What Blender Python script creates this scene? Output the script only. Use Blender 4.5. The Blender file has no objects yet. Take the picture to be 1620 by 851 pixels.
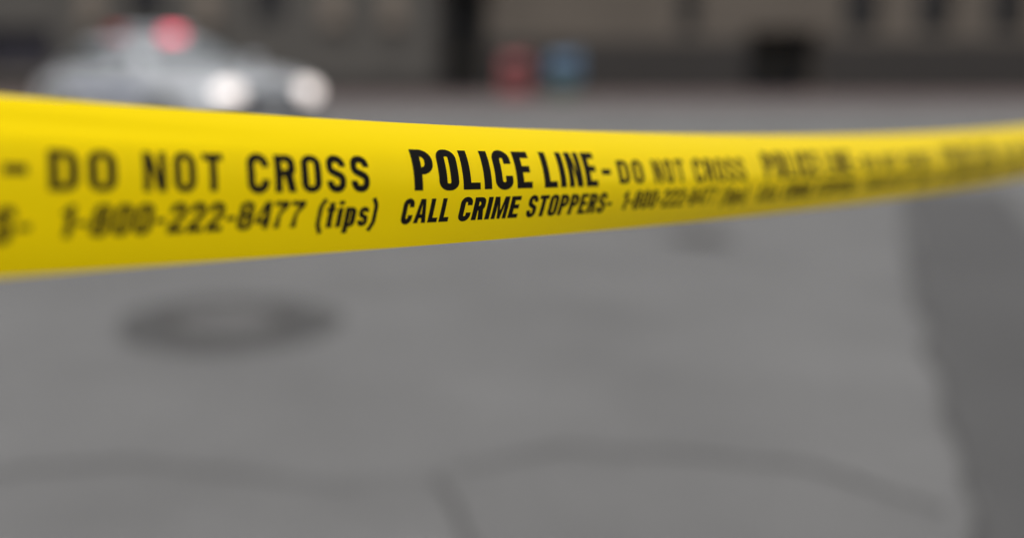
import bpy, bmesh, math, random
from mathutils import Vector, Matrix
from mathutils.geometry import delaunay_2d_cdt

random.seed(7)
sc = bpy.context.scene
col = sc.collection
R = math.radians

# ------------------------------------------------------------------ camera, light, exposure
F = 1667.0                      # focal length in photo pixels (50 mm lens)
CX, CY = 600.0, 258.0           # optical axis in the photo
HOR = 95.0                      # horizon row
CAM_H = 1.15
PITCH = math.atan((CY - HOR) / F)

cam_data = bpy.data.cameras.new("camera")
cam = bpy.data.objects.new("camera", cam_data)
col.objects.link(cam)
cam_data.sensor_fit = 'HORIZONTAL'
cam_data.lens = 50.0
cam_data.sensor_width = 50.0 * 1620.0 / F
cam_data.shift_x = (810.0 - CX) / 1620.0
cam_data.shift_y = -(425.5 - CY) / 1620.0
cam_data.clip_start = 0.02
cam_data.clip_end = 2000
cam.location = (0, 0, CAM_H)
cam.rotation_euler = (R(90) - PITCH, 0, 0)
cam_data.dof.use_dof = True
cam_data.dof.focus_distance = 0.638
cam_data.dof.aperture_fstop = 2.08
sc.camera = cam

SUN_EL, SUN_ROT = R(62), R(200)
world = bpy.data.worlds.new("World")
sc.world = world
world.use_nodes = True
nt = world.node_tree
bg = nt.nodes["Background"]
sky = nt.nodes.new("ShaderNodeTexSky")
sky.sky_type = 'NISHITA'
sky.sun_disc = False
sky.sun_elevation = SUN_EL
sky.sun_rotation = SUN_ROT
sky.dust_density = 4.0
sky.air_density = 1.0
hs = nt.nodes.new("ShaderNodeHueSaturation")
hs.inputs["Saturation"].default_value = 0.16      # overcast: nearly grey sky
nt.links.new(sky.outputs[0], hs.inputs["Color"])
nt.links.new(hs.outputs[0], bg.inputs[0])
bg.inputs[1].default_value = 0.10

sun_d = bpy.data.lights.new("sun", 'SUN')
sun_d.energy = 0.9
sun_d.angle = R(25)
sun_d.color = (1.0, 0.95, 0.88)
sun = bpy.data.objects.new("sun", sun_d)
col.objects.link(sun)
# direction to the sun (Nishita rotation 0 = +Y, clockwise)
sd = Vector((math.sin(SUN_ROT) * math.cos(SUN_EL), math.cos(SUN_ROT) * math.cos(SUN_EL), math.sin(SUN_EL)))
sun.rotation_euler = sd.to_track_quat('Z', 'Y').to_euler()
sun.location = (0, 0, 30)

sc.view_settings.view_transform = 'Standard'
sc.view_settings.look = 'None'
sc.view_settings.exposure = 0.58
sc.view_settings.gamma = 1.0
sc.view_settings.use_curve_mapping = False
sc.cycles.use_denoising = True
sc.cycles.max_bounces = 6
sc.cycles.sample_clamp_indirect = 5.0

# ------------------------------------------------------------------ helpers
def mat(name, color, rough=0.6, metal=0.0, var=0.0, scale=4.0, bump=0.0, bscale=60.0, emit=None, estr=0.0,
        trans=0.0, coat=0.0, spec=None, var2=0.0, scale2=0.6):
    m = bpy.data.materials.new(name)
    m.use_nodes = True
    t = m.node_tree
    b = t.nodes["Principled BSDF"]
    b.inputs["Base Color"].default_value = (*color, 1)
    b.inputs["Roughness"].default_value = rough
    b.inputs["Metallic"].default_value = metal
    if coat:
        b.inputs["Coat Weight"].default_value = coat
        b.inputs["Coat Roughness"].default_value = 0.08
    if spec is not None:
        b.inputs["Specular IOR Level"].default_value = spec
    if trans:
        b.inputs["Transmission Weight"].default_value = trans
    if emit:
        b.inputs["Emission Color"].default_value = (*emit, 1)
        b.inputs["Emission Strength"].default_value = estr
    tc = None
    if var or bump or var2:
        tc = t.nodes.new("ShaderNodeTexCoord")
    src = None
    for v, s in ((var, scale), (var2, scale2)):
        if not v:
            continue
        n = t.nodes.new("ShaderNodeTexNoise")
        n.inputs["Scale"].default_value = s
        n.inputs["Detail"].default_value = 8
        n.inputs["Roughness"].default_value = 0.6
        t.links.new(tc.outputs["Object"], n.inputs["Vector"])
        mr = t.nodes.new("ShaderNodeMapRange")
        mr.inputs["From Min"].default_value = 0.3
        mr.inputs["From Max"].default_value = 0.7
        mr.inputs["To Min"].default_value = 1 - v
        mr.inputs["To Max"].default_value = 1 + v
        t.links.new(n.outputs["Fac"], mr.inputs["Value"])
        mx = t.nodes.new("ShaderNodeVectorMath")
        mx.operation = 'SCALE'
        if src is None:
            mx.inputs[0].default_value = color
        else:
            t.links.new(src, mx.inputs[0])
        t.links.new(mr.outputs[0], mx.inputs["Scale"])
        src = mx.outputs[0]
    if src is not None:
        t.links.new(src, b.inputs["Base Color"])
    if bump:
        n = t.nodes.new("ShaderNodeTexNoise")
        n.inputs["Scale"].default_value = bscale
        n.inputs["Detail"].default_value = 6
        t.links.new(tc.outputs["Object"], n.inputs["Vector"])
        bp = t.nodes.new("ShaderNodeBump")
        bp.inputs["Strength"].default_value = bump
        bp.inputs["Distance"].default_value = 0.01
        t.links.new(n.outputs["Fac"], bp.inputs["Height"])
        t.links.new(bp.outputs[0], b.inputs["Normal"])
    return m

def link_mesh(name, verts, faces, m, parent=None, smooth=False, loc=None):
    me = bpy.data.meshes.new(name)
    me.from_pydata([tuple(v) for v in verts], [], faces)
    me.materials.append(m)
    if smooth:
        for p in me.polygons:
            p.use_smooth = True
    me.update()
    o = bpy.data.objects.new(name, me)
    col.objects.link(o)
    if parent is not None:
        o.parent = parent
    if loc is not None:
        o.location = loc
    return o

def from_bm(name, bm, m, parent=None, smooth=False, bevel=0.0, subsurf=0):
    bmesh.ops.recalc_face_normals(bm, faces=bm.faces[:])
    me = bpy.data.meshes.new(name)
    bm.to_mesh(me)
    bm.free()
    me.materials.append(m)
    if smooth:
        for p in me.polygons:
            p.use_smooth = True
    o = bpy.data.objects.new(name, me)
    col.objects.link(o)
    if parent is not None:
        o.parent = parent
    if bevel:
        md = o.modifiers.new("bevel", 'BEVEL')
        md.width = bevel
        md.segments = 2
        md.limit_method = 'ANGLE'
    if subsurf:
        md = o.modifiers.new("sub", 'SUBSURF')
        md.levels = subsurf
        md.render_levels = subsurf
    return o

def box(bm, x0, x1, y0, y1, z0, z1, mtx=None):
    co = [(x0,y0,z0),(x1,y0,z0),(x1,y1,z0),(x0,y1,z0),(x0,y0,z1),(x1,y0,z1),(x1,y1,z1),(x0,y1,z1)]
    vs = [bm.verts.new(mtx @ Vector(c) if mtx else c) for c in co]
    for f in ((3,2,1,0),(4,5,6,7),(0,1,5,4),(1,2,6,5),(2,3,7,6),(3,0,4,7)):
        bm.faces.new([vs[i] for i in f])

def lathe(bm, prof, n=32, mtx=None):
    """prof: list of (r, z) turned about z."""
    rings = []
    for r, z in prof:
        ring = []
        for i in range(n):
            a = 2*math.pi*i/n
            v = Vector((r*math.cos(a), r*math.sin(a), z))
            ring.append(bm.verts.new(mtx @ v if mtx else v))
        rings.append(ring)
    for a, b in zip(rings, rings[1:]):
        for i in range(n):
            bm.faces.new((a[i], a[(i+1)%n], b[(i+1)%n], b[i]))
    return rings

def solid_lathe(bm, prof, n=32, mtx=None):
    rings = lathe(bm, prof, n, mtx)
    bm.faces.new(rings[0][::-1])
    bm.faces.new(rings[-1])

def thing(name, label, cat, loc=(0,0,0), rz=0.0, group=None):
    o = bpy.data.objects.new(name, None)
    o.empty_display_size = 0.2
    col.objects.link(o)
    o.location = loc
    o.rotation_euler = (0, 0, rz)
    tag(o, label, cat, group)
    return o

def tag(o, label=None, cat=None, group=None, kind=None):
    if label: o["label"] = label
    if cat: o["category"] = cat
    if group: o["group"] = group
    if kind: o["kind"] = kind
    return o

CAMROT = Matrix.Rotation(R(90) - PITCH, 4, 'X')
def cam2world(x, y, depth):
    """camera frame (right, up, forward) -> world"""
    return (CAMROT @ Vector((x, y, -depth))) + Vector((0, 0, CAM_H))

# ------------------------------------------------------------------ ground
WALL_Y = 32.0
KERB_Y = 24.0
asphalt = mat("asphalt", (0.158, 0.157, 0.156), 0.85, var=0.22, scale=160.0, bump=0.5, bscale=220.0, var2=0.17, scale2=0.8)
pavers = mat("paver_stone", (0.112, 0.080, 0.078), 0.85, var=0.15, scale=3.0)
kerbstone = mat("kerb_stone", (0.20, 0.19, 0.185), 0.8, var=0.12, scale=4.0)
tar = mat("tar", (0.072, 0.071, 0.070), 0.85, var=0.3, scale=20.0, bump=0.4, bscale=90.0)
iron = mat("cast_iron", (0.09, 0.085, 0.08), 0.5, metal=0.5, var=0.3, scale=15.0)
worn_iron = mat("worn_iron", (0.17, 0.167, 0.164), 0.5, metal=0.3, var=0.25, scale=15.0)

g = link_mesh("ground", [(-900,-900,-0.12),(900,-900,-0.12),(900,900,-0.12),(-900,900,-0.12)], [(0,1,2,3)],
              mat("earth", (0.1,0.095,0.085), 0.95, var=0.2, scale=0.3))
tag(g, "dark earth under the street", "ground", kind="structure")
rv = [(-90,-14,0),(90,-14,0),(90,KERB_Y,0),(-90,KERB_Y,0)]
o = link_mesh("road", rv, [(0,1,2,3)], asphalt)
tag(o, "smooth grey asphalt road beneath the tape", "road", kind="structure")
bm = bmesh.new(); box(bm, -90, 90, KERB_Y, KERB_Y+0.16, -0.1, 0.13)
o = from_bm("kerb", bm, kerbstone, bevel=0.015); tag(o, "pale kerb along the far pavement", "kerb", kind="structure")
bm = bmesh.new(); box(bm, -90, 90, KERB_Y+0.162, WALL_Y+0.6, -0.1, 0.125)
o = from_bm("pavement", bm, pavers); tag(o, "brownish far pavement before the buildings", "pavement", kind="structure")

road = bpy.data.objects["road"]
def strip(name, pts, w, m, z):
    """ragged strip lying on the road along pts"""
    v=[];f=[]
    P=[Vector(p) for p in pts]; Q=[]
    for a,b in zip(P,P[1:]):
        n=max(2,int((b-a).length/.12))
        Q+=[a.lerp(b,k/n) for k in range(n)]
    Q.append(P[-1])
    wob=0
    for i,p in enumerate(Q):
        d=(Q[min(i+1,len(Q)-1)]-Q[max(i-1,0)]).normalized(); nn=Vector((-d.y,d.x))
        wob=wob*.8+random.uniform(-1,1)*.018
        c=p+nn*wob; h=w*.5*max(.25,1+wob*14)*random.uniform(.7,1.3) if w<.2 else w*.5+random.uniform(-.012,.012)
        v+=[(c.x+nn.x*h,c.y+nn.y*h,z),(c.x-nn.x*h,c.y-nn.y*h,z)]
    for i in range(len(Q)-1): f.append((2*i,2*i+1,2*i+3,2*i+2))
    return link_mesh(name,v,f,m,road)
dark_strip_m = mat("darkened_asphalt", (0.088, 0.087, 0.087), 0.9, var=0.25, scale=140.0, bump=0.5, bscale=200.0, var2=0.1, scale2=0.9)
strip("added_dark_strip", [(1.62,2.0),(3.2,5.4),(5.1,9.4)], .72, dark_strip_m, .004)  # added strip; its dark colour stands in for light falloff at lower right
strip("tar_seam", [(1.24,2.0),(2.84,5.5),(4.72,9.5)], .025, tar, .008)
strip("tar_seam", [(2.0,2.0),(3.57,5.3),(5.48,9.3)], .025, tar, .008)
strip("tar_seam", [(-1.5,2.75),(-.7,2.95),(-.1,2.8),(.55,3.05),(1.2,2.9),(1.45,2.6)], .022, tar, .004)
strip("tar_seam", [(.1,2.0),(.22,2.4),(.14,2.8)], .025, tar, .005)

# ------------------------------------------------------------------ buildings
grey_stone = mat("grey_stone", (0.078, 0.073, 0.066), 0.9, var=0.16, scale=1.4, bump=0.3, bscale=12.0)
sand_stone = mat("sandstone", (0.17, 0.143, 0.118), 0.9, var=0.14, scale=1.6)
beige_stone = mat("beige_stone", (0.105, 0.089, 0.073), 0.9, var=0.14, scale=0.9)
granite = mat("dark_granite", (0.024, 0.021, 0.019), 0.75, var=0.2, scale=2.0)
dark_frame = mat("bronze_frame", (0.035, 0.032, 0.03), 0.5)
glass = mat("window_glass", (0.018, 0.019, 0.022), 0.3, spec=0.25)
navy = mat("navy_shutter", (0.017, 0.016, 0.026), 0.75, var=0.1, scale=2.0)
black_door = mat("black_door", (0.012, 0.012, 0.012), 0.6, spec=0.2)
brass = mat("brass", (0.4, 0.28, 0.1), 0.35, metal=1.0)

def wall_mesh(x0, x1, z0, z1, holes, depth=0.35, y=WALL_Y):
    """front sheet with real openings, reveals going back `depth`; holes = (xa, xb, za, zb)"""
    xs = sorted({x0, x1, *[h[0] for h in holes], *[h[1] for h in holes]})
    zs = sorted({z0, z1, *[h[2] for h in holes], *[h[3] for h in holes]})
    bm = bmesh.new()
    def q(*c):
        bm.faces.new([bm.verts.new(p) for p in c])
    for xa, xb in zip(xs, xs[1:]):
        for za, zb in zip(zs, zs[1:]):
            mx, mz = (xa+xb)/2, (za+zb)/2
            if any(h[0] < mx < h[1] and h[2] < mz < h[3] for h in holes):
                continue
            q((xa,y,za),(xb,y,za),(xb,y,zb),(xa,y,zb))
    for a, b, c, d in holes:
        yb = y + depth
        q((a,y,c),(a,yb,c),(a,yb,d),(a,y,d)); q((b,yb,c),(b,y,c),(b,y,d),(b,yb,d))
        q((a,y,d),(a,yb,d),(b,yb,d),(b,y,d)); q((a,yb,c),(a,y,c),(b,y,c),(b,yb,c))
    D = 9.0
    q((x0,y,z0),(x0,y,z1),(x0,y+D,z1),(x0,y+D,z0)); q((x1,y,z0),(x1,y+D,z0),(x1,y+D,z1),(x1,y,z1))
    q((x0,y+D,z0),(x0,y+D,z1),(x1,y+D,z1),(x1,y+D,z0)); q((x0,y,z1),(x1,y,z1),(x1,y+D,z1),(x0,y+D,z1))
    bmesh.ops.remove_doubles(bm, verts=bm.verts[:], dist=1e-4)
    return bm

def window(parent, h, bars=2, sill=True, pane_mat=None, depth=0.35):
    a, b, c, d = h
    w = bmesh.new()
    y0, y1 = WALL_Y + depth - 0.12, WALL_Y + depth - 0.04
    t = 0.07
    e = 0.003
    box(w, a+e, a+t, y0, y1, c+e, d-e); box(w, b-t, b-e, y0, y1, c+e, d-e)
    box(w, a+t, b-t, y0, y1, c+e, c+t); box(w, a+t, b-t, y0, y1, d-t, d-e)
    for k in range(1, bars):
        x = a + (b-a)*k/bars
        box(w, x-0.025, x+0.025, y0+0.01, y1-0.01, c+t, d-t)
    o = from_bm("window", w, dark_frame, parent)
    p = bmesh.new(); box(p, a+0.004, b-0.004, y1-0.02, y1+0.03, c+0.004, d-0.004)
    from_bm("pane", p, pane_mat or glass, o)
    if sill:
        s = bmesh.new(); box(s, a-0.08, b+0.08, WALL_Y-0.10, WALL_Y-0.002, c-0.14, c-0.01)
        from_bm("sill", s, sand_stone, o, bevel=0.01)
    return o

def door(parent, a, b, z0, z1, depth, leaves=2, m=None):
    y0 = WALL_Y + depth - 0.1
    fr = bmesh.new()
    box(fr, a+0.003, a+0.09, y0-0.05, y0+0.06, z0, z1-0.003); box(fr, b-0.09, b-0.003, y0-0.05, y0+0.06, z0, z1-0.003)
    box(fr, a+0.09, b-0.09, y0-0.05, y0+0.06, z1-0.1, z1-0.003)
    fo = from_bm("door_frame", fr, dark_frame, parent)
    w = (b-a-0.18)/leaves
    for k in range(leaves):
        xa = a+0.09+k*w
        d = bmesh.new(); box(d, xa+0.004, xa+w-0.004, y0, y0+0.05, z0+0.01, z1-0.105)
        for za, zb in ((0.12, 0.42), (0.52, 0.94)):
            H = z1-0.105-z0
            box(d, xa+0.13, xa+w-0.13, y0-0.018, y0-0.001, z0+H*za, z0+H*zb)
        do = from_bm("door", d, m or black_door, parent)
        hx = xa + (w-0.1 if k == 0 else 0.1)
        hb = bmesh.new(); box(hb, hx-0.015, hx+0.015, y0-0.07, y0-0.02, z0+0.95, z0+1.2)
        from_bm("handle", hb, brass, do, bevel=0.005)

def px(x):            # facade metres for a photo column
    return (x - CX) / F * WALL_Y
PV = 0.125            # pavement level

# --- left building: grey stone
bl = thing("stone_building", "grey stone building with sandstone pilasters behind the police car", "building", (0, 0, 0))
lx0, lx1 = -34.0, px(688)
up = [(px(215)-0.1, px(262), 2.25, 4.4), (px(405), px(452), 2.25, 4.4)]
up += [(x, x+1.0, 2.25, 4.4) for x in (-13.2, -16.6, -20.0, -23.4, -27.0)]
shop = (px(-25), px(88), 0.75, 2.15)
up2 = [(x, x+1.1, 5.6, 7.8) for x in (-31, -27.4, -23.8, -20.2, -16.6, -13.0, -9.4, -5.8, -2.2)]
low = [(x, x+1.6, 0.75, 1.95) for x in (-17.5, -22.5, -28.0)]
from_bm("wall", wall_mesh(lx0, lx1, 0, 10.5, up + [shop] + up2 + low), grey_stone, bl)
for h in up: window(bl, h, sill=False)
for h in up2: window(bl, h)
for h in low: window(bl, h, bars=3)
window(bl, shop, bars=3, pane_mat=navy)
for x in (px(150), px(330), px(528), px(622), -14.9, -18.4, -21.8, -25.2):
    b = bmesh.new()
    box(b, x-0.32, x+0.32, WALL_Y-0.14, WALL_Y-0.002, 2.36, 9.4)
    box(b, x-0.40, x+0.40, WALL_Y-0.20, WALL_Y-0.003, 2.16, 2.358)
    from_bm("pilaster", b, sand_stone, bl, bevel=0.02)
b = bmesh.new(); box(b, lx0, lx1-0.01, WALL_Y-0.09, WALL_Y-0.004, PV, 0.55)
from_bm("plinth", b, granite, bl, bevel=0.02)
b = bmesh.new(); box(b, lx0-0.2, lx1-0.01, WALL_Y-0.4, WALL_Y+9.2, 10.5, 10.95)
from_bm("cornice", b, sand_stone, bl, bevel=0.05)

# --- right building: beige stone over a dark granite base, deep dark entrance
br = thing("granite_building", "beige stone building on a dark granite base with recessed entrances", "building", (0, 0, 0))
rx0, rx1 = lx1 + 0.02, 40.0
entry = (px(700), px(772), PV, 3.5)
side = (px(1180), px(1292), PV, 2.05)
ups = [(px(1070), px(1102), 1.95, 4.5)]
xs_ = [px(1330), px(1445), px(1560), px(1690), px(1810), 26.5, 29.6, 32.7]
ups += [(x, x+1.05, 1.95, 4.5) for x in xs_]
ups2 = [(x, x+1.1, 5.9, 8.2) for x in (3.6, 7.0, 10.4, 13.8, 17.2, 20.6, 24.0, 27.4, 30.8)]
from_bm("wall", wall_mesh(rx0, rx1, 0, 13.0, [entry, side] + ups + ups2, depth=0.9), beige_stone, br)
for h in ups + ups2: window(br, h, sill=False, depth=0.45)
door(br, *entry, depth=0.9)
door(br, side[0], side[1], side[2], side[3], depth=0.9, leaves=2)
b = bmesh.new()
yf = WALL_Y - 0.10
for xa, xb in ((entry[1], side[0]), (side[1], rx1 - 0.01)):
    box(b, xa+0.01, xb-0.01, yf, WALL_Y-0.004, PV, 1.72)
box(b, rx0, entry[0]-0.01, yf, WALL_Y-0.004, PV, 3.5)
from_bm("plinth", b, granite, br, bevel=0.015)
b = bmesh.new(); box(b, rx0, entry[1]+0.2, yf-0.1, WALL_Y-0.004, 3.52, 3.8)
from_bm("lintel", b, granite, br, bevel=0.02)
for xa, xb in ((entry[1]+0.21, px(1062)), (px(1110), rx1-0.01)):
    b = bmesh.new(); box(b, xa, xb, WALL_Y-0.16, WALL_Y-0.004, 4.8, 5.1)
    from_bm("string_course", b, sand_stone, br, bevel=0.02)
b = bmesh.new(); box(b, rx0, rx1+0.3, WALL_Y-0.5, WALL_Y+9.2, 13.0, 13.5)
from_bm("cornice", b, sand_stone, br, bevel=0.05)

# ------------------------------------------------------------------ police car
paint = mat("silver_paint", (0.54, 0.56, 0.59), 0.32, metal=0.25, coat=0.5)
car_glass = mat("car_glass", (0.05, 0.058, 0.062), 0.12, spec=0.5)
windscreen_glass = mat("windscreen_glass", (0.13, 0.15, 0.155), 0.1, spec=1.0, coat=1.0)  # base colour paler than the side glass: sky reflection painted in
black_trim = mat("black_trim", (0.02, 0.02, 0.021), 0.6)
rubber = mat("tyre_rubber", (0.018, 0.018, 0.018), 0.85)
alloy = mat("wheel_alloy", (0.45, 0.45, 0.46), 0.35, metal=0.8)
lamp_on = mat("headlight_glow", (0.8, 0.8, 0.8), 0.2, emit=(1.0, 0.86, 0.79), estr=.85)
lamp_dim = mat("headlight_glow_aside", (0.8, 0.8, 0.8), 0.2, emit=(1.0, 0.86, 0.79), estr=.92)
red_on = mat("red_beacon_glow", (0.6, 0.03, 0.05), 0.2, emit=(1.0, 0.17, 0.24), estr=1.55)
red_lens = mat("red_lens", (0.45, 0.02, 0.03), 0.2, coat=0.5)
clear_lens = mat("clear_lens", (0.5, 0.52, 0.55), 0.2, coat=0.5)
plate_m = mat("plate_white", (0.7, 0.7, 0.72), 0.5)
blue_stripe = mat("blue_stripe", (0.04, 0.07, 0.22), 0.4, coat=0.5)

PHI = R(40)
fwd = Vector((math.sin(PHI), -math.cos(PHI), 0))
lft = Vector((math.cos(PHI), math.sin(PHI), 0))
HL = Vector(((414 - CX) / F * 13.0, 13.0, 0))          # midpoint between the headlights on the ground
origin = HL - fwd * 2.45
car = thing("police_car", "silver police car with headlights on and red roof light bar glowing", "police car",
            origin, math.atan2(fwd.y, fwd.x))

# lower body loft: x, half width, z bottom, z top
st = [(-2.66,.66,.42,.66),(-2.58,.84,.30,.79),(-2.2,.92,.25,.87),(-1.6,.96,.22,.95),(-0.8,.97,.20,1.05),(0.2,.97,.20,1.03),
      (1.0,.97,.20,1.01),(1.5,.95,.21,.98),(2.1,.91,.23,.93),(2.45,.86,.26,.87),(2.62,.74,.32,.78),(2.68,.60,.38,.66)]
verts, faces = [], []
prof = [(0,0,0),(.82,0,0),(.97,.12,0),(1.0,.45,0),(.985,.74,0),(.93,.93,0),(.80,1.0,0),(.4,1.0,.025),(0,1.0,.032)]
full = prof + [(-a,b,c) for a,b,c in prof[-2:0:-1]]
NP = len(full)
for x,hw,zb,zt in st:
    for a,b,c in full:
        verts.append((x, a*hw, zb+(zt+.055-zb)*b + c))
for i in range(len(st)-1):
    for j in range(NP):
        k=(j+1)%NP
        faces.append((i*NP+j, i*NP+k, (i+1)*NP+k, (i+1)*NP+j))
faces.append(tuple(range(NP))[::-1]); faces.append(tuple((len(st)-1)*NP+j for j in range(NP)))
bm = bmesh.new()
vv=[bm.verts.new(v) for v in verts]
for f in faces: bm.faces.new([vv[i] for i in f])
from_bm("body", bm, paint, car, smooth=True, subsurf=2)

# greenhouse: rings bottom -> roof
def ring(x0,x1,hw0,hw1,z,r=0.12):
    pts=[(x1-r,hw1),(x1,hw1-r*1.5),(x1,0),(x1,-hw1+r*1.5),(x1-r,-hw1),((x0+x1)/2,-(hw0+hw1)/2-.02),(x0+r,-hw0),(x0,-hw0+r*1.5),(x0,0),(x0,hw0-r*1.5),(x0+r,hw0),((x0+x1)/2,(hw0+hw1)/2+.02)]
    return [(a,b,z) for a,b in pts]
rs=[ring(-1.95,1.12,.82,.84,0.98), ring(-1.30,.30,.66,.66,1.35), ring(-1.12,.12,.60,.60,1.425), ring(-.9,-.1,.4,.4,1.44)]
bm=bmesh.new(); rr=[[bm.verts.new(p) for p in r_] for r_ in rs]
for a,b in zip(rr,rr[1:]):
    for i in range(12): bm.faces.new((a[i],a[(i+1)%12],b[(i+1)%12],b[i]))
bm.faces.new(rr[-1])
from_bm("roof", bm, paint, car, smooth=True)

def pane(name, pts, off, m=car_glass):
    """thin glass slab sitting just proud of the greenhouse"""
    n=(Vector(pts[1])-Vector(pts[0])).cross(Vector(pts[2])-Vector(pts[0])).normalized()
    c=sum((Vector(p) for p in pts),Vector())/len(pts)
    if n.dot(c-Vector((-.4,0,1.0)))<0: n=-n
    bm=bmesh.new()
    a=[bm.verts.new(Vector(p)+n*off) for p in pts]; b=[bm.verts.new(Vector(p)+n*(off-.03)) for p in pts]
    bm.faces.new(a); bm.faces.new(b[::-1])
    for i in range(len(pts)):
        j=(i+1)%len(pts); bm.faces.new((a[i],b[i],b[j],a[j]))
    return from_bm(name,bm,m,car)
pane("windshield",[(1.05,.66,1.03),(1.05,-.66,1.03),(.36,-.54,1.31),(.36,.54,1.31)],.022,windscreen_glass)
pane("rear_window",[(-1.88,.62,1.04),(-1.88,-.62,1.04),(-1.34,-.5,1.31),(-1.34,.5,1.31)],.022)
for s in (1,-1):
    pane("side_window",[(.86,s*.836,1.05),(-.36,s*.846,1.05),(-.36,s*.685,1.315),(.28,s*.672,1.315)],.024)
    pane("side_window",[(-.44,s*.846,1.05),(-1.55,s*.80,1.05),(-1.16,s*.672,1.315),(-.44,s*.685,1.315)],.024)

for sx in (1.62,-1.5):
    for s in (1,-1):
        M=Matrix.Translation((sx,s*.83,.34))@Matrix.Rotation(R(90),4,'X')
        bm=bmesh.new(); lathe(bm,[(.21,-.10),(.29,-.115),(.335,-.09),(.34,0),(.335,.09),(.29,.115),(.21,.10),(.21,-.10)],40,M)
        wo=bpy.data.objects.new("wheel",None); col.objects.link(wo); wo.parent=car
        from_bm("tyre",bm,rubber,wo,smooth=True)
        bm=bmesh.new(); d=-1 if s>0 else 1
        solid_lathe(bm,[(.215,d*-.08),(.215,d*.085),(.19,d*.10),(.17,d*.05),(.06,d*.06),(.05,d*.09),(.02,d*.095)],32,M)
        from_bm("rim",bm,alloy,wo)
        # dark wheel arch liner ring, just proud of the body side
        bm=bmesh.new()
        M2=Matrix.Translation((sx,s*.955,.36))@Matrix.Rotation(R(90),4,'X')
        lathe(bm,[(.345,-.03),(.40,-.03),(.40,.03),(.345,.03),(.345,-.03)],40,M2)
        from_bm("wheel_arch",bm,black_trim,car)
# bumpers, grille, lamps, plate
bm=bmesh.new(); box(bm,2.52,2.735,-.70,.70,.36,.52); from_bm("front_bumper",bm,black_trim,car,bevel=.05)
bm=bmesh.new(); box(bm,-2.72,-2.5,-.78,.78,.36,.54); from_bm("rear_bumper",bm,paint,car,bevel=.05)
bm=bmesh.new()
box(bm,2.66,2.70,-.42,.42,.60,.63)
for k in range(5): box(bm,2.655,2.695,-.42,.42,.635+k*.03,.65+k*.03)
box(bm,2.63,2.665,-.44,.44,.59,.79)
from_bm("grille",bm,black_trim,car)
for s in (1,-1):
    M=Matrix.Translation((2.61,s*.565,.755))@Matrix.Rotation(R(90),4,'Y')@Matrix.Diagonal((.72,1.05,1,1))
    bm=bmesh.new(); solid_lathe(bm,[(.158,-.16),(.156,.045),(.125,.07),(.07,.08),(.01,.083)],28,M)
    from_bm("headlight",bm,lamp_on if s<0 else lamp_dim,car,smooth=True)
    bm=bmesh.new(); box(bm,-2.66,-2.5,s*.40,s*.62,.60,.72); from_bm("taillight",bm,red_lens,car,bevel=.02)
    bm=bmesh.new(); box(bm,.62,.82,s*.93,s*1.10,1.04,1.18); from_bm("wing_mirror",bm,paint,car,bevel=.03)
    bm=bmesh.new(); box(bm,-1.05,1.25,s*.962,s*.985,.66,.74); from_bm("side_stripe",bm,blue_stripe,car)
    for xd in (.18,-.9):
        bm=bmesh.new(); box(bm,xd-.08,xd+.08,s*.968,s*1.0,.86,.895); from_bm("door_handle",bm,black_trim,car)
bm=bmesh.new(); box(bm,2.735,2.745,-.16,.16,.40,.50); from_bm("number_plate",bm,plate_m,car)
# light bar
lb=bpy.data.objects.new("light_bar",None); col.objects.link(lb); lb.parent=car; lb.location=(-.45,0,1.40)
bm=bmesh.new(); box(bm,-.13,.13,-.60,.60,.02,.055); box(bm,-.05,.05,-.5,-.42,-.03,.019); box(bm,-.05,.05,.42,.5,-.03,.019)
from_bm("bar_base",bm,black_trim,lb,bevel=.01)
segs=[(-.58,-.40,red_lens),(-.39,.19,clear_lens),(.20,.49,red_on),(.49,.62,clear_lens)]
for a,b_,m in segs:
    bm=bmesh.new(); box(bm,-.125,.125,a,b_,.058,.175); from_bm("beacon_lens",bm,m,lb,bevel=.03)

# ------------------------------------------------------------------ newspaper boxes on the far pavement
red_paint=mat("red_enamel",(0.27,0.060,0.062),.45,var=.08,scale=5)
blue_paint=mat("blue_enamel",(0.085,0.16,0.255),.45,var=.08,scale=5)
green_paint=mat("green_enamel",(0.05,0.10,0.068),.5,var=.08,scale=5)
paper=mat("newsprint",(.6,.58,.54),.8)
def news_box(label, x, y, cab, legm, z0, z1, w):
    t=thing("newspaper_box",label,"newspaper box",(x,y,PV),0,"newspaper boxes on the far pavement")
    h=w/2
    b=bmesh.new()
    # cabinet: sloped top front
    pts=[(-.22,z0),(.22,z0),(.22,z1),(-.08,z1),(-.22,z1-.16)]
    L=[b.verts.new((-h,p[0],p[1])) for p in pts]; Rr=[b.verts.new((h,p[0],p[1])) for p in pts]
    b.faces.new(L); b.faces.new(Rr[::-1])
    for i in range(5): j=(i+1)%5; b.faces.new((L[i],L[j],Rr[j],Rr[i]))
    from_bm("cabinet",b,cab,t,bevel=.02)
    b=bmesh.new(); zz0,zz1=z0+.10*(z1-z0)+.02,z1-.2
    box(b,-h+.05,h-.05,-.245,-.222,zz0,zz1); d=from_bm("door",b,cab,t,bevel=.006)
    b=bmesh.new(); box(b,-h+.09,h-.09,-.254,-.247,zz0+(zz1-zz0)*.45,zz1-.04); from_bm("window",b,glass,d)
    b=bmesh.new(); box(b,-.07,.07,-.28,-.247,zz0+.03,zz0+.05); from_bm("handle",b,black_trim,d)
    b=bmesh.new(); box(b,h-.16,h-.02,-.2,-.02,z1+.002,z1+.13); from_bm("coin_box",b,cab,t,bevel=.01)
    b=bmesh.new(); box(b,-h*.72,h*.72,-.17,.17,.03,z0-.002); box(b,-h*.95,h*.95,-.21,.21,0,.028); from_bm("pedestal",b,legm,t,bevel=.01)
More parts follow.
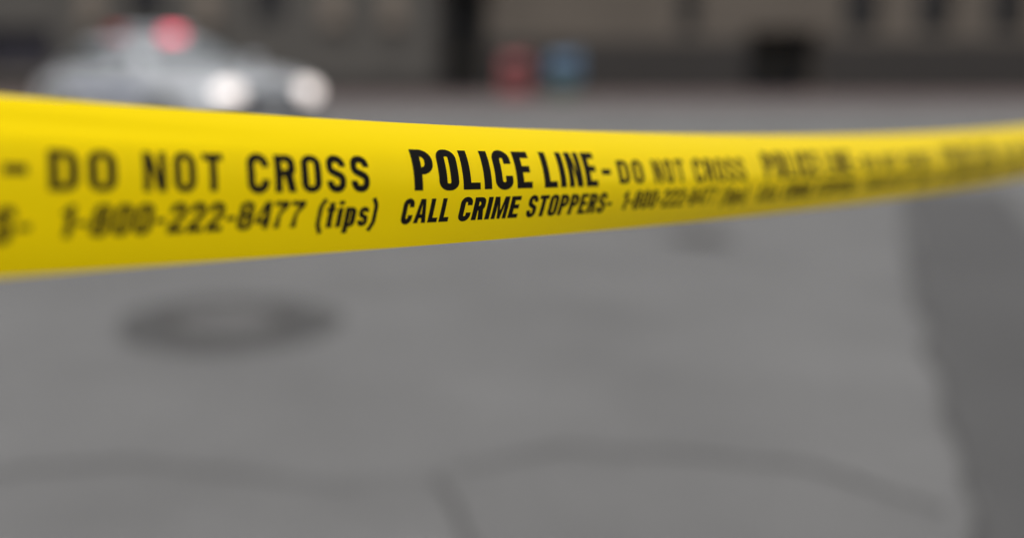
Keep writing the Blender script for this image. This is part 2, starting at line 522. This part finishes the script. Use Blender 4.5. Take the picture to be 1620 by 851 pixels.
news_box("red newspaper box with red cabinet beside the blue box", (814-CX)/F*28.8, 28.8, red_paint, red_paint, .06, 1.10, .70)
news_box("blue newspaper box on a thick dark green pedestal", (891-CX)/F*28.6, 28.6, blue_paint, green_paint, .46, 1.14, .80)

# ------------------------------------------------------------------ covers in the road
def cover(name,label,cat,x,y,r,rt,top=worn_iron):
    t=thing(name,label,cat,(x,y,0))
    b=bmesh.new(); N=64
    inn=[b.verts.new(((r+.05)*math.cos(2*math.pi*i/N),(r+.05)*math.sin(2*math.pi*i/N),.005)) for i in range(N)]
    out=[]
    for i in range(N):
        a=2*math.pi*i/N; q=rt*(1+.03*math.sin(3*a+1)+.02*math.sin(7*a))
        out.append(b.verts.new((q*math.cos(a),q*math.sin(a),.005)))
    for i in range(N): b.faces.new((inn[i],inn[(i+1)%N],out[(i+1)%N],out[i]))
    from_bm("tar_collar",b,tar,t)
    b=bmesh.new(); lathe(b,[(r+.006,.002),(r+.006,.012),(r+.05,.010),(r+.052,.002)],N); from_bm("iron_frame",b,iron,t)
    b=bmesh.new(); solid_lathe(b,[(r,.001),(r,.010),(r-.02,.011),(r-.022,.008),(.02,.008)],N)
    k=-r
    while k<r:
        hw=math.sqrt(max(0,(r-.035)**2-k*k))
        if hw>.03:
            j=-hw
            while j<hw-.03:
                box(b,k-.009,k+.009,j,j+.028,.0085,.0115); j+=.045
        k+=.045
    from_bm("lid",b,top,t)
cover("manhole_cover","round manhole cover ringed by dark tar in the near road","manhole cover",(356-CX)/F*4.55,4.55,.225,.49)
cover("valve_cover","small dark round cover in the road behind the tape","valve cover",(1112-CX)/F*6.75,6.75,.10,.215,iron)

# ------------------------------------------------------------------ the tape
Z1=.452; C=.66; A0=78.0; B0=1548.8
def base(u):
    z=Z1*(1+C*u)
    X=Z1*((A0+B0*u)-CX*(1+C*u))/F
    return X,z
def u_of(x): return (x-A0)/(B0-C*x)
dv=Vector((Z1*(B0-CX*C)/F, Z1*C)).normalized()        # along the tape (x, depth) in plan
nv=Vector((dv.y,-dv.x))                               # horizontal normal toward the viewer
T_LEN=Vector((Z1*(B0-CX*C)/F, Z1*C)).length
def width(u):
    return .0685+.0075*math.exp(-(u+.05)/.45) if u>-.05 else .076+.003*(1-math.exp((u+.05)/.3))
def back(u,h):
    """how far the sheet bows away from the viewer at height fraction h"""
    d=0.0
    if h>.42: d+=.036*(h-.42)**2
    if h>.70: d+=.060*(h-.70)**2
    if h<.40: d+=.018*(.40-h)**2
    tw=max(-.3,min(1.0,(u-.5)/1.2))
    d+=.008*tw*(h-.5) if h>.5 else .020*max(0,tw)*(.5-h)**1.5*1.4
    # long soft ripples that run with the pull
    d+=.0006*math.sin(3.1*u+5*h)*math.sin(math.pi*h)
    d+=.0015*math.exp(-((h-(.86-.10*(u+.05)))/.045)**2)*max(0,min(1,(.35-u)/.3))
    return d
def surf(u,h,lift=0.0):
    X,z=base(u)
    yc=-.00955-.00722*u+.00434*u*u
    w=width(u)
    d=back(u,h)
    e=1e-3
    sl=(back(u,h+e)-back(u,h-e))/(2*e*w)
    nn=Vector((nv.x,sl,nv.y)).normalized()             # outward normal (x, up, depth)
    p=Vector((X-nv.x*d, yc+(h-.5)*w, z-nv.y*d))+nn*lift
    return cam2world(p.x,p.y,p.z)

tape_m=mat("yellow_film",(.98,.725,.0003),.30,spec=.12)
tn=tape_m.node_tree
pb=tn.nodes["Principled BSDF"]
tl=tn.nodes.new("ShaderNodeBsdfTranslucent"); tl.inputs[0].default_value=(1.0,.64,.0,1)
mxs=tn.nodes.new("ShaderNodeMixShader"); mxs.inputs[0].default_value=.13
tn.links.new(pb.outputs[0],mxs.inputs[1]); tn.links.new(tl.outputs[0],mxs.inputs[2])
tn.links.new(mxs.outputs[0],tn.nodes["Material Output"].inputs["Surface"])
tcn=tn.nodes.new("ShaderNodeTexCoord")                       # faint crinkle of thin film
nz=tn.nodes.new("ShaderNodeTexNoise"); nz.inputs["Scale"].default_value=22; nz.inputs["Detail"].default_value=3
tn.links.new(tcn.outputs["Object"],nz.inputs["Vector"])
bpn=tn.nodes.new("ShaderNodeBump"); bpn.inputs["Strength"].default_value=.25; bpn.inputs["Distance"].default_value=.0012
tn.links.new(nz.outputs["Fac"],bpn.inputs["Height"]); tn.links.new(bpn.outputs[0],pb.inputs["Normal"])
ink=mat("black_ink",(.006,.005,.004),.6,spec=.12)
U0,U1=-4.0,7.0
NU,NH=660,44
HB,HT=-.012,1.01                                      # hems just outside the printed band
vs=[];fs=[]
for i in range(NU+1):
    u=U0+(U1-U0)*i/NU
    for j in range(NH+1): vs.append(surf(u,HB+(HT-HB)*j/NH))
for i in range(NU):
    for j in range(NH):
        a=i*(NH+1)+j; fs.append((a,a+NH+1,a+NH+2,a+1))
tape=link_mesh("police_tape",vs,fs,tape_m,smooth=True)
tag(tape,"yellow plastic police line tape stretched across the frame with black lettering","barrier tape")
me=tape.data
if me.polygons[len(fs)//2].normal.y>0: me.flip_normals()     # printed side towards the viewer

# ---- condensed grotesque lettering, outlines in (x, y), cap height 1
def arc_poly(pts,closed=True,seg=7):
    """pts: (x,y[,r]) corners, rounded by r"""
    out=[];n=len(pts)
    for i,p in enumerate(pts):
        r=p[2] if len(p)>2 else 0
        P=Vector(p[:2])
        if r<=0 or (not closed and i in (0,n-1)): out.append(P);continue
        a=Vector(pts[i-1][:2]);b=Vector(pts[(i+1)%n][:2])
        da=(a-P);db=(b-P)
        ang=da.angle(db); tl=r/math.tan(ang/2)
        tl=min(tl,da.length*.5 if len(pts[i-1])>2 and pts[i-1][2] else da.length,db.length*.5 if len(pts[(i+1)%n])>2 and pts[(i+1)%n][2] else db.length)
        s=P+da.normalized()*tl;e=P+db.normalized()*tl
        for k in range(seg+1):           # conic with weight close to a circle
            t=k/seg; w=math.sin(ang/2)
            q0=(1-t)**2;q1=2*t*(1-t)*w;q2=t*t
            out.append((s*q0+P*q1+e*q2)/(q0+q1+q2))
    return out
def stroke(pts,t):
    c=arc_poly(pts,closed=False)
    c=[p for i,p in enumerate(c) if i==0 or (p-c[i-1]).length>1e-5]
    L=[];Rr=[];n=len(c)
    for i,p in enumerate(c):
        d0=(c[i]-c[i-1]).normalized() if i>0 else None
        d1=(c[i+1]-c[i]).normalized() if i<n-1 else None
        if d0 is None:d0=d1
        if d1 is None:d1=d0
        n0=Vector((-d0.y,d0.x));n1=Vector((-d1.y,d1.x))
        m=(n0+n1).normalized(); k=1/max(.35,m.dot(n0))
        L.append(p+m*k*t/2);Rr.append(p-m*k*t/2)
    return L+Rr[::-1]
def rrect(x0,y0,x1,y1,r): return arc_poly([(x0,y0,r),(x1,y0,r),(x1,y1,r),(x0,y1,r)])
def poly(*p): return [Vector(q) for q in p]
def glyph(ch,w,t):
    """returns list of loops (even-odd)"""
    h=t/2;b=t*.86                                       # b: horizontal stroke weight
    ro=w*.46;ri=max(.02,ro-t)
    if ch=='I': return [poly((0,0),(t,0),(t,1),(0,1))]
    if ch=='L': return [poly((0,0),(w,0),(w,b),(t,b),(t,1),(0,1))]
    if ch=='E': return [poly((0,0),(w,0),(w,b),(t,b),(t,.5-b/2+.02),(w*.93,.5-b/2+.02),(w*.93,.5+b/2+.02),(t,.5+b/2+.02),(t,1-b),(w,1-b),(w,1),(0,1))]
    if ch=='T': m=w/2;return [poly((m-h,0),(m+h,0),(m+h,1-b),(w,1-b),(w,1),(0,1),(0,1-b),(m-h,1-b))]
    if ch=='N': return [poly((0,0),(t*.92,0),(t*.92,.62),(w-t*1.02,0),(w,0),(w,1),(w-t*.92,1),(w-t*.92,.40),(t*1.02,1),(0,1))]
    if ch in 'O0': return [rrect(0,-.015,w,1.015,ro),rrect(t,b-.015,w-t,1.015-b,max(ri,.03))]
    if ch=='D': return [arc_poly([(0,0),(w,0,ro),(w,1,ro),(0,1)]),arc_poly([(t,b),(w-t,b,ri+.02),(w-t,1-b,ri+.02),(t,1-b)])]
    if ch=='P': return [arc_poly([(0,0),(t,0),(t,.39),(w,.39,.28),(w,1,.28),(0,1)]),arc_poly([(t,.39+b),(w-t,.39+b,.12),(w-t,1-b,.12),(t,1-b)])]
    if ch=='R': return [arc_poly([(0,0),(t,0),(t,.42),(w*.46,.42,.05),(w-t*1.02,0),(w+.01,0),(w*.86,.46,.04),(w*.98,.56,.12),(w*.98,1,.25),(0,1)]),arc_poly([(t,.42+b),(w*.98-t,.42+b,.1),(w*.98-t,1-b,.1),(t,1-b)])]
    if ch=='C': return [stroke([(w-h,.345),(w-h,-.015+b/2,ro-h*.6),(h,-.015+b/2,ro-h*.6),(h,1.015-b/2,ro-h*.6),(w-h,1.015-b/2,ro-h*.6),(w-h,.665)],t)]
    if ch=='S': r=ro-h*.7;return [stroke([(h,.31),(h,-.015+b/2,r),(w-h,-.015+b/2,r),(w-h,.42,r*.8),(h,.60,r*.8),(h,1.015-b/2,r),(w-h,1.015-b/2,r),(w-h,.70)],t*.96)]
    if ch=='A': k=t/w*1.02;return [poly((0,0),(t*.95,0),(t*.95+.05*w,.2),(w-t*.95-.05*w,.2),(w-t*.95,0),(w,0),(w/2+t*.56,1),(w/2-t*.56,1)),poly((t*.95+.085*w,.2+b*.85),(w-t*.95-.085*w,.2+b*.85),(w/2,.80))]
    if ch=='M': s=t*.86;return [poly((0,0),(s,0),(s,.66),(w/2-s*.38,0),(w/2+s*.38,0),(w-s,.66),(w-s,0),(w,0),(w,1),(w-s*1.25,1),(w/2,.36),(s*1.25,1),(0,1))]
    if ch=='-': return [poly((0,.34),(w,.34),(w,.34+b*.95),(0,.34+b*.95))]
    if ch=='1': return [poly((w-t,0),(w,0),(w,1),(w-t*.85,1),(w-t*1.3,.86),(0,.80),(0,.69),(w-t,.70))]
    if ch=='2': return [stroke([(h,.66),(h,1.015-b/2,ro-h*.7),(w-h,1.015-b/2,ro-h*.7),(w-h,.56,.12),(h*1.05,.20,.08),(h*1.05,b/2),(w,b/2)],t*.95)]
    if ch=='4': x1=w*.56;return [poly((x1,0),(x1+t,0),(x1+t,.2),(w,.2),(w,.2+b),(x1+t,.2+b),(x1+t,1),(x1-.02,1),(0,.2+b*1.05),(0,.2),(x1,.2)),poly((x1,.2+b),(x1,.72),(w*.22,.2+b))]
    if ch=='7': return [poly((w*.14,0),(w*.14+t*1.06,0),(w*.52,.5),(w,1-b*1.02),(w,1),(0,1),(0,1-b),(w-t*1.15,1-b),(w*.30,.5))]
    if ch=='8': 
        o=arc_poly([(0,-.015,ro*.9),(w,-.015,ro*.9),(w,.47,.14),(w*.93,.525,.03),(w*.97,.58,.12),(w*.97,1.015,ro*.9),(w*.03,1.015,ro*.9),(w*.03,.58,.12),(w*.07,.525,.03),(0,.47,.14)])
        return [o,rrect(t,b*.9-.015,w-t,.525-b*.42,.09),rrect(t,.525+b*.42,w-t,1.015-b*.9,.09)]
    if ch=='(' : return [stroke([(w,1.08),(h,.8,.4),(h,.12,.4),(w,-.2)],t*.8)]
    if ch==')' : return [stroke([(0,1.08),(w-h,.8,.4),(w-h,.12,.4),(0,-.2)],t*.8)]
    if ch=='t' : return [poly((w*.22,0),(w*.9,0),(w*.9,b*.75),(w*.22+t,b*.75),(w*.22+t,.74-b*.7),(w,.74-b*.7),(w,.74),(w*.22+t,.74),(w*.22+t,.95),(w*.22,.95),(w*.22,.74),(0,.74),(0,.74-b*.7),(w*.22,.74-b*.7))]
    if ch=='i' : return [poly((0,0),(t,0),(t,.74),(0,.74)),poly((0,.85),(t,.85),(t,1),(0,1))]
    if ch=='p' : return [arc_poly([(0,-.24),(t,-.24),(t,-.01),(w,-.01,.2),(w,.75,.2),(0,.75)]),arc_poly([(t,b*.8),(w-t,b*.8,.08),(w-t,.74-b*.8,.08),(t,.74-b*.8)])]
    if ch=='s' : r=.13;return [stroke([(h,.23),(h,b/2-.01,r),(w-h,b/2-.01,r),(w-h,.33,r*.7),(h,.43,r*.7),(h,.75-b/2,r),(w-h,.75-b/2,r),(w-h,.54)],t*.85)]
    raise ValueError(ch)
GW={'I':0,'-':.30,'1':.33,'(':.24,')':.24,'t':.33,'i':0,'M':.62,'A':.56,'p':.42,'s':.40}
def word_loops(text,w0,t,gap):
    """lay out a word; returns [(loops)] and total width"""
    x=0;res=[]
    for c in text:
        w=GW.get(c,w0)
        if c in 'Ii': w=t
        if c=='M': w=w0*1.35
        if c=='A': w=w0*1.14
        if c=='L' or c=='E': w=w0*.90
        if c=='T': w=w0*.98
        res.append([[Vector((p.x+x,p.y)) for p in l] for l in glyph(c,w,t)])
        x+=w+gap
    return res,x-gap
def triangulate(loops,step=.12):
    pts=[];edges=[];lp=[]
    for l in loops:
        l=[p for i,p in enumerate(l) if (p-l[i-1]).length>1e-4]
        lp.append(l)
        seq=[]
        for i,p in enumerate(l):
            q=l[(i+1)%len(l)]; n=max(1,int((q-p).length/step+.999))
            for k in range(n): seq.append(p.lerp(q,k/n))
        a=len(pts);pts+=seq
        idx=list(range(a,len(pts)))
        edges+=[(v,idx[(i+1)%len(idx)]) for i,v in enumerate(idx)]
    def inside(x,y):
        c=False
        for l in lp:
            for i,p in enumerate(l):
                q=l[i-1]
                if (p.y>y)!=(q.y>y) and x<(q.x-p.x)*(y-p.y)/(q.y-p.y)+p.x: c=not c
        return c
    xs=[p.x for p in pts];ys=[p.y for p in pts]          # inner grid so the letter can follow the bowed film
    nx=int((max(xs)-min(xs))/.13)+2;ny=int((max(ys)-min(ys))/.13)+2
    for i in range(1,nx):
        for j in range(1,ny):
            pts.append(Vector((min(xs)+(max(xs)-min(xs))*(i+.013*j)/nx, min(ys)+(max(ys)-min(ys))*j/ny)))
    r=delaunay_2d_cdt(pts,edges,[],0,1e-6)
    keep=[]
    for f in r[2]:
        c=sum((r[0][i] for i in f),Vector((0,0)))/len(f)
        if inside(c.x,c.y): keep.append(f)
    used=sorted({i for f in keep for i in f}); m={v:k for k,v in enumerate(used)}
    return [r[0][i] for i in used],[tuple(m[i] for i in f) for f in keep]

# words: text, first and last photo column, height fractions (baseline, cap top), glyph width, stem, gap, slant
LINE1=[("DO",78,186,.467,.705,.60,.21,.19,0),("NOT",228,355,.460,.710,.60,.21,.19,0),("CROSS",392,585,.448,.714,.60,.21,.155,0),
       ("POLICE",655,842,.447,.783,.50,.205,.105,0),("LINE",861,946,.447,.783,.50,.205,.105,0),("-",954,968,.447,.783,.30,.2,.1,0)]
LINE2=[("1-800-222-8477",97,482,.195,.385,.51,.20,.09,.21),("(tips)",502,598,.180,.378,.46,.195,.085,.21),
       ("CALL",637,713,.180,.378,.54,.225,.10,.21),("CRIME",728,823,.180,.378,.54,.22,.09,.21),("STOPPERS-",836,970,.180,.378,.51,.21,.085,.21)]
def print_line(words):
    for text,xa,xb,hb,ht,w0,t,gap,sl in words:
        ua,ub=u_of(xa),u_of(xb)
        res,span=word_loops(text,w0,t,gap)
        tris=[triangulate(l) for l in res]
        for per in range(-2,6):
            if not (U0+.02<ua+per and ub+per<U1-.02): continue
            V=[];Fc=[]
            for vts,tri in tris:
                n=len(V)
                for p in vts:
                    u=ua+(ub-ua)*p.x/span+per
                    h=hb+(ht-hb)*p.y
                    u+=sl*(p.y-.5)*(ht-hb)*.072/T_LEN     # true shear for the italic line
                    V.append(surf(u,h,.00012))
                Fc+=[tuple(n+i for i in f) for f in tri]
            link_mesh("printed_lettering",V,Fc,ink,tape)
for words in (LINE1,LINE2):
    print_line(words)

# ------------------------------------------------------------------ posts that hold the tape, beyond both ends
steel=mat("galvanised_steel",(.35,.35,.36),.45,metal=.7,var=.1,scale=12)
def post(u,label):
    p=surf(u,.5)
    t=thing("barrier_post",label,"post",(p.x,p.y,0),0,"posts that hold the tape")
    b=bmesh.new(); solid_lathe(b,[(.03,.05),(.03,1.45),(.022,1.47),(.005,1.475)],24); from_bm("pole",b,steel,t,smooth=False)
    b=bmesh.new(); solid_lathe(b,[(.26,.001),(.26,.02),(.20,.045),(.05,.055),(.035,.09)],40); from_bm("base",b,rubber,t)
    b=bmesh.new(); z=p.z; lathe(b,[(.0315,z-.036),(.033,z-.03),(.0335,z),(.033,z+.03),(.0315,z+.036)],24); from_bm("tape_wrap",b,tape_m,t,smooth=True)
post(U0,"steel post behind the viewer holding the near end of the tape")
post(U1,"steel post holding the far end of the tape")
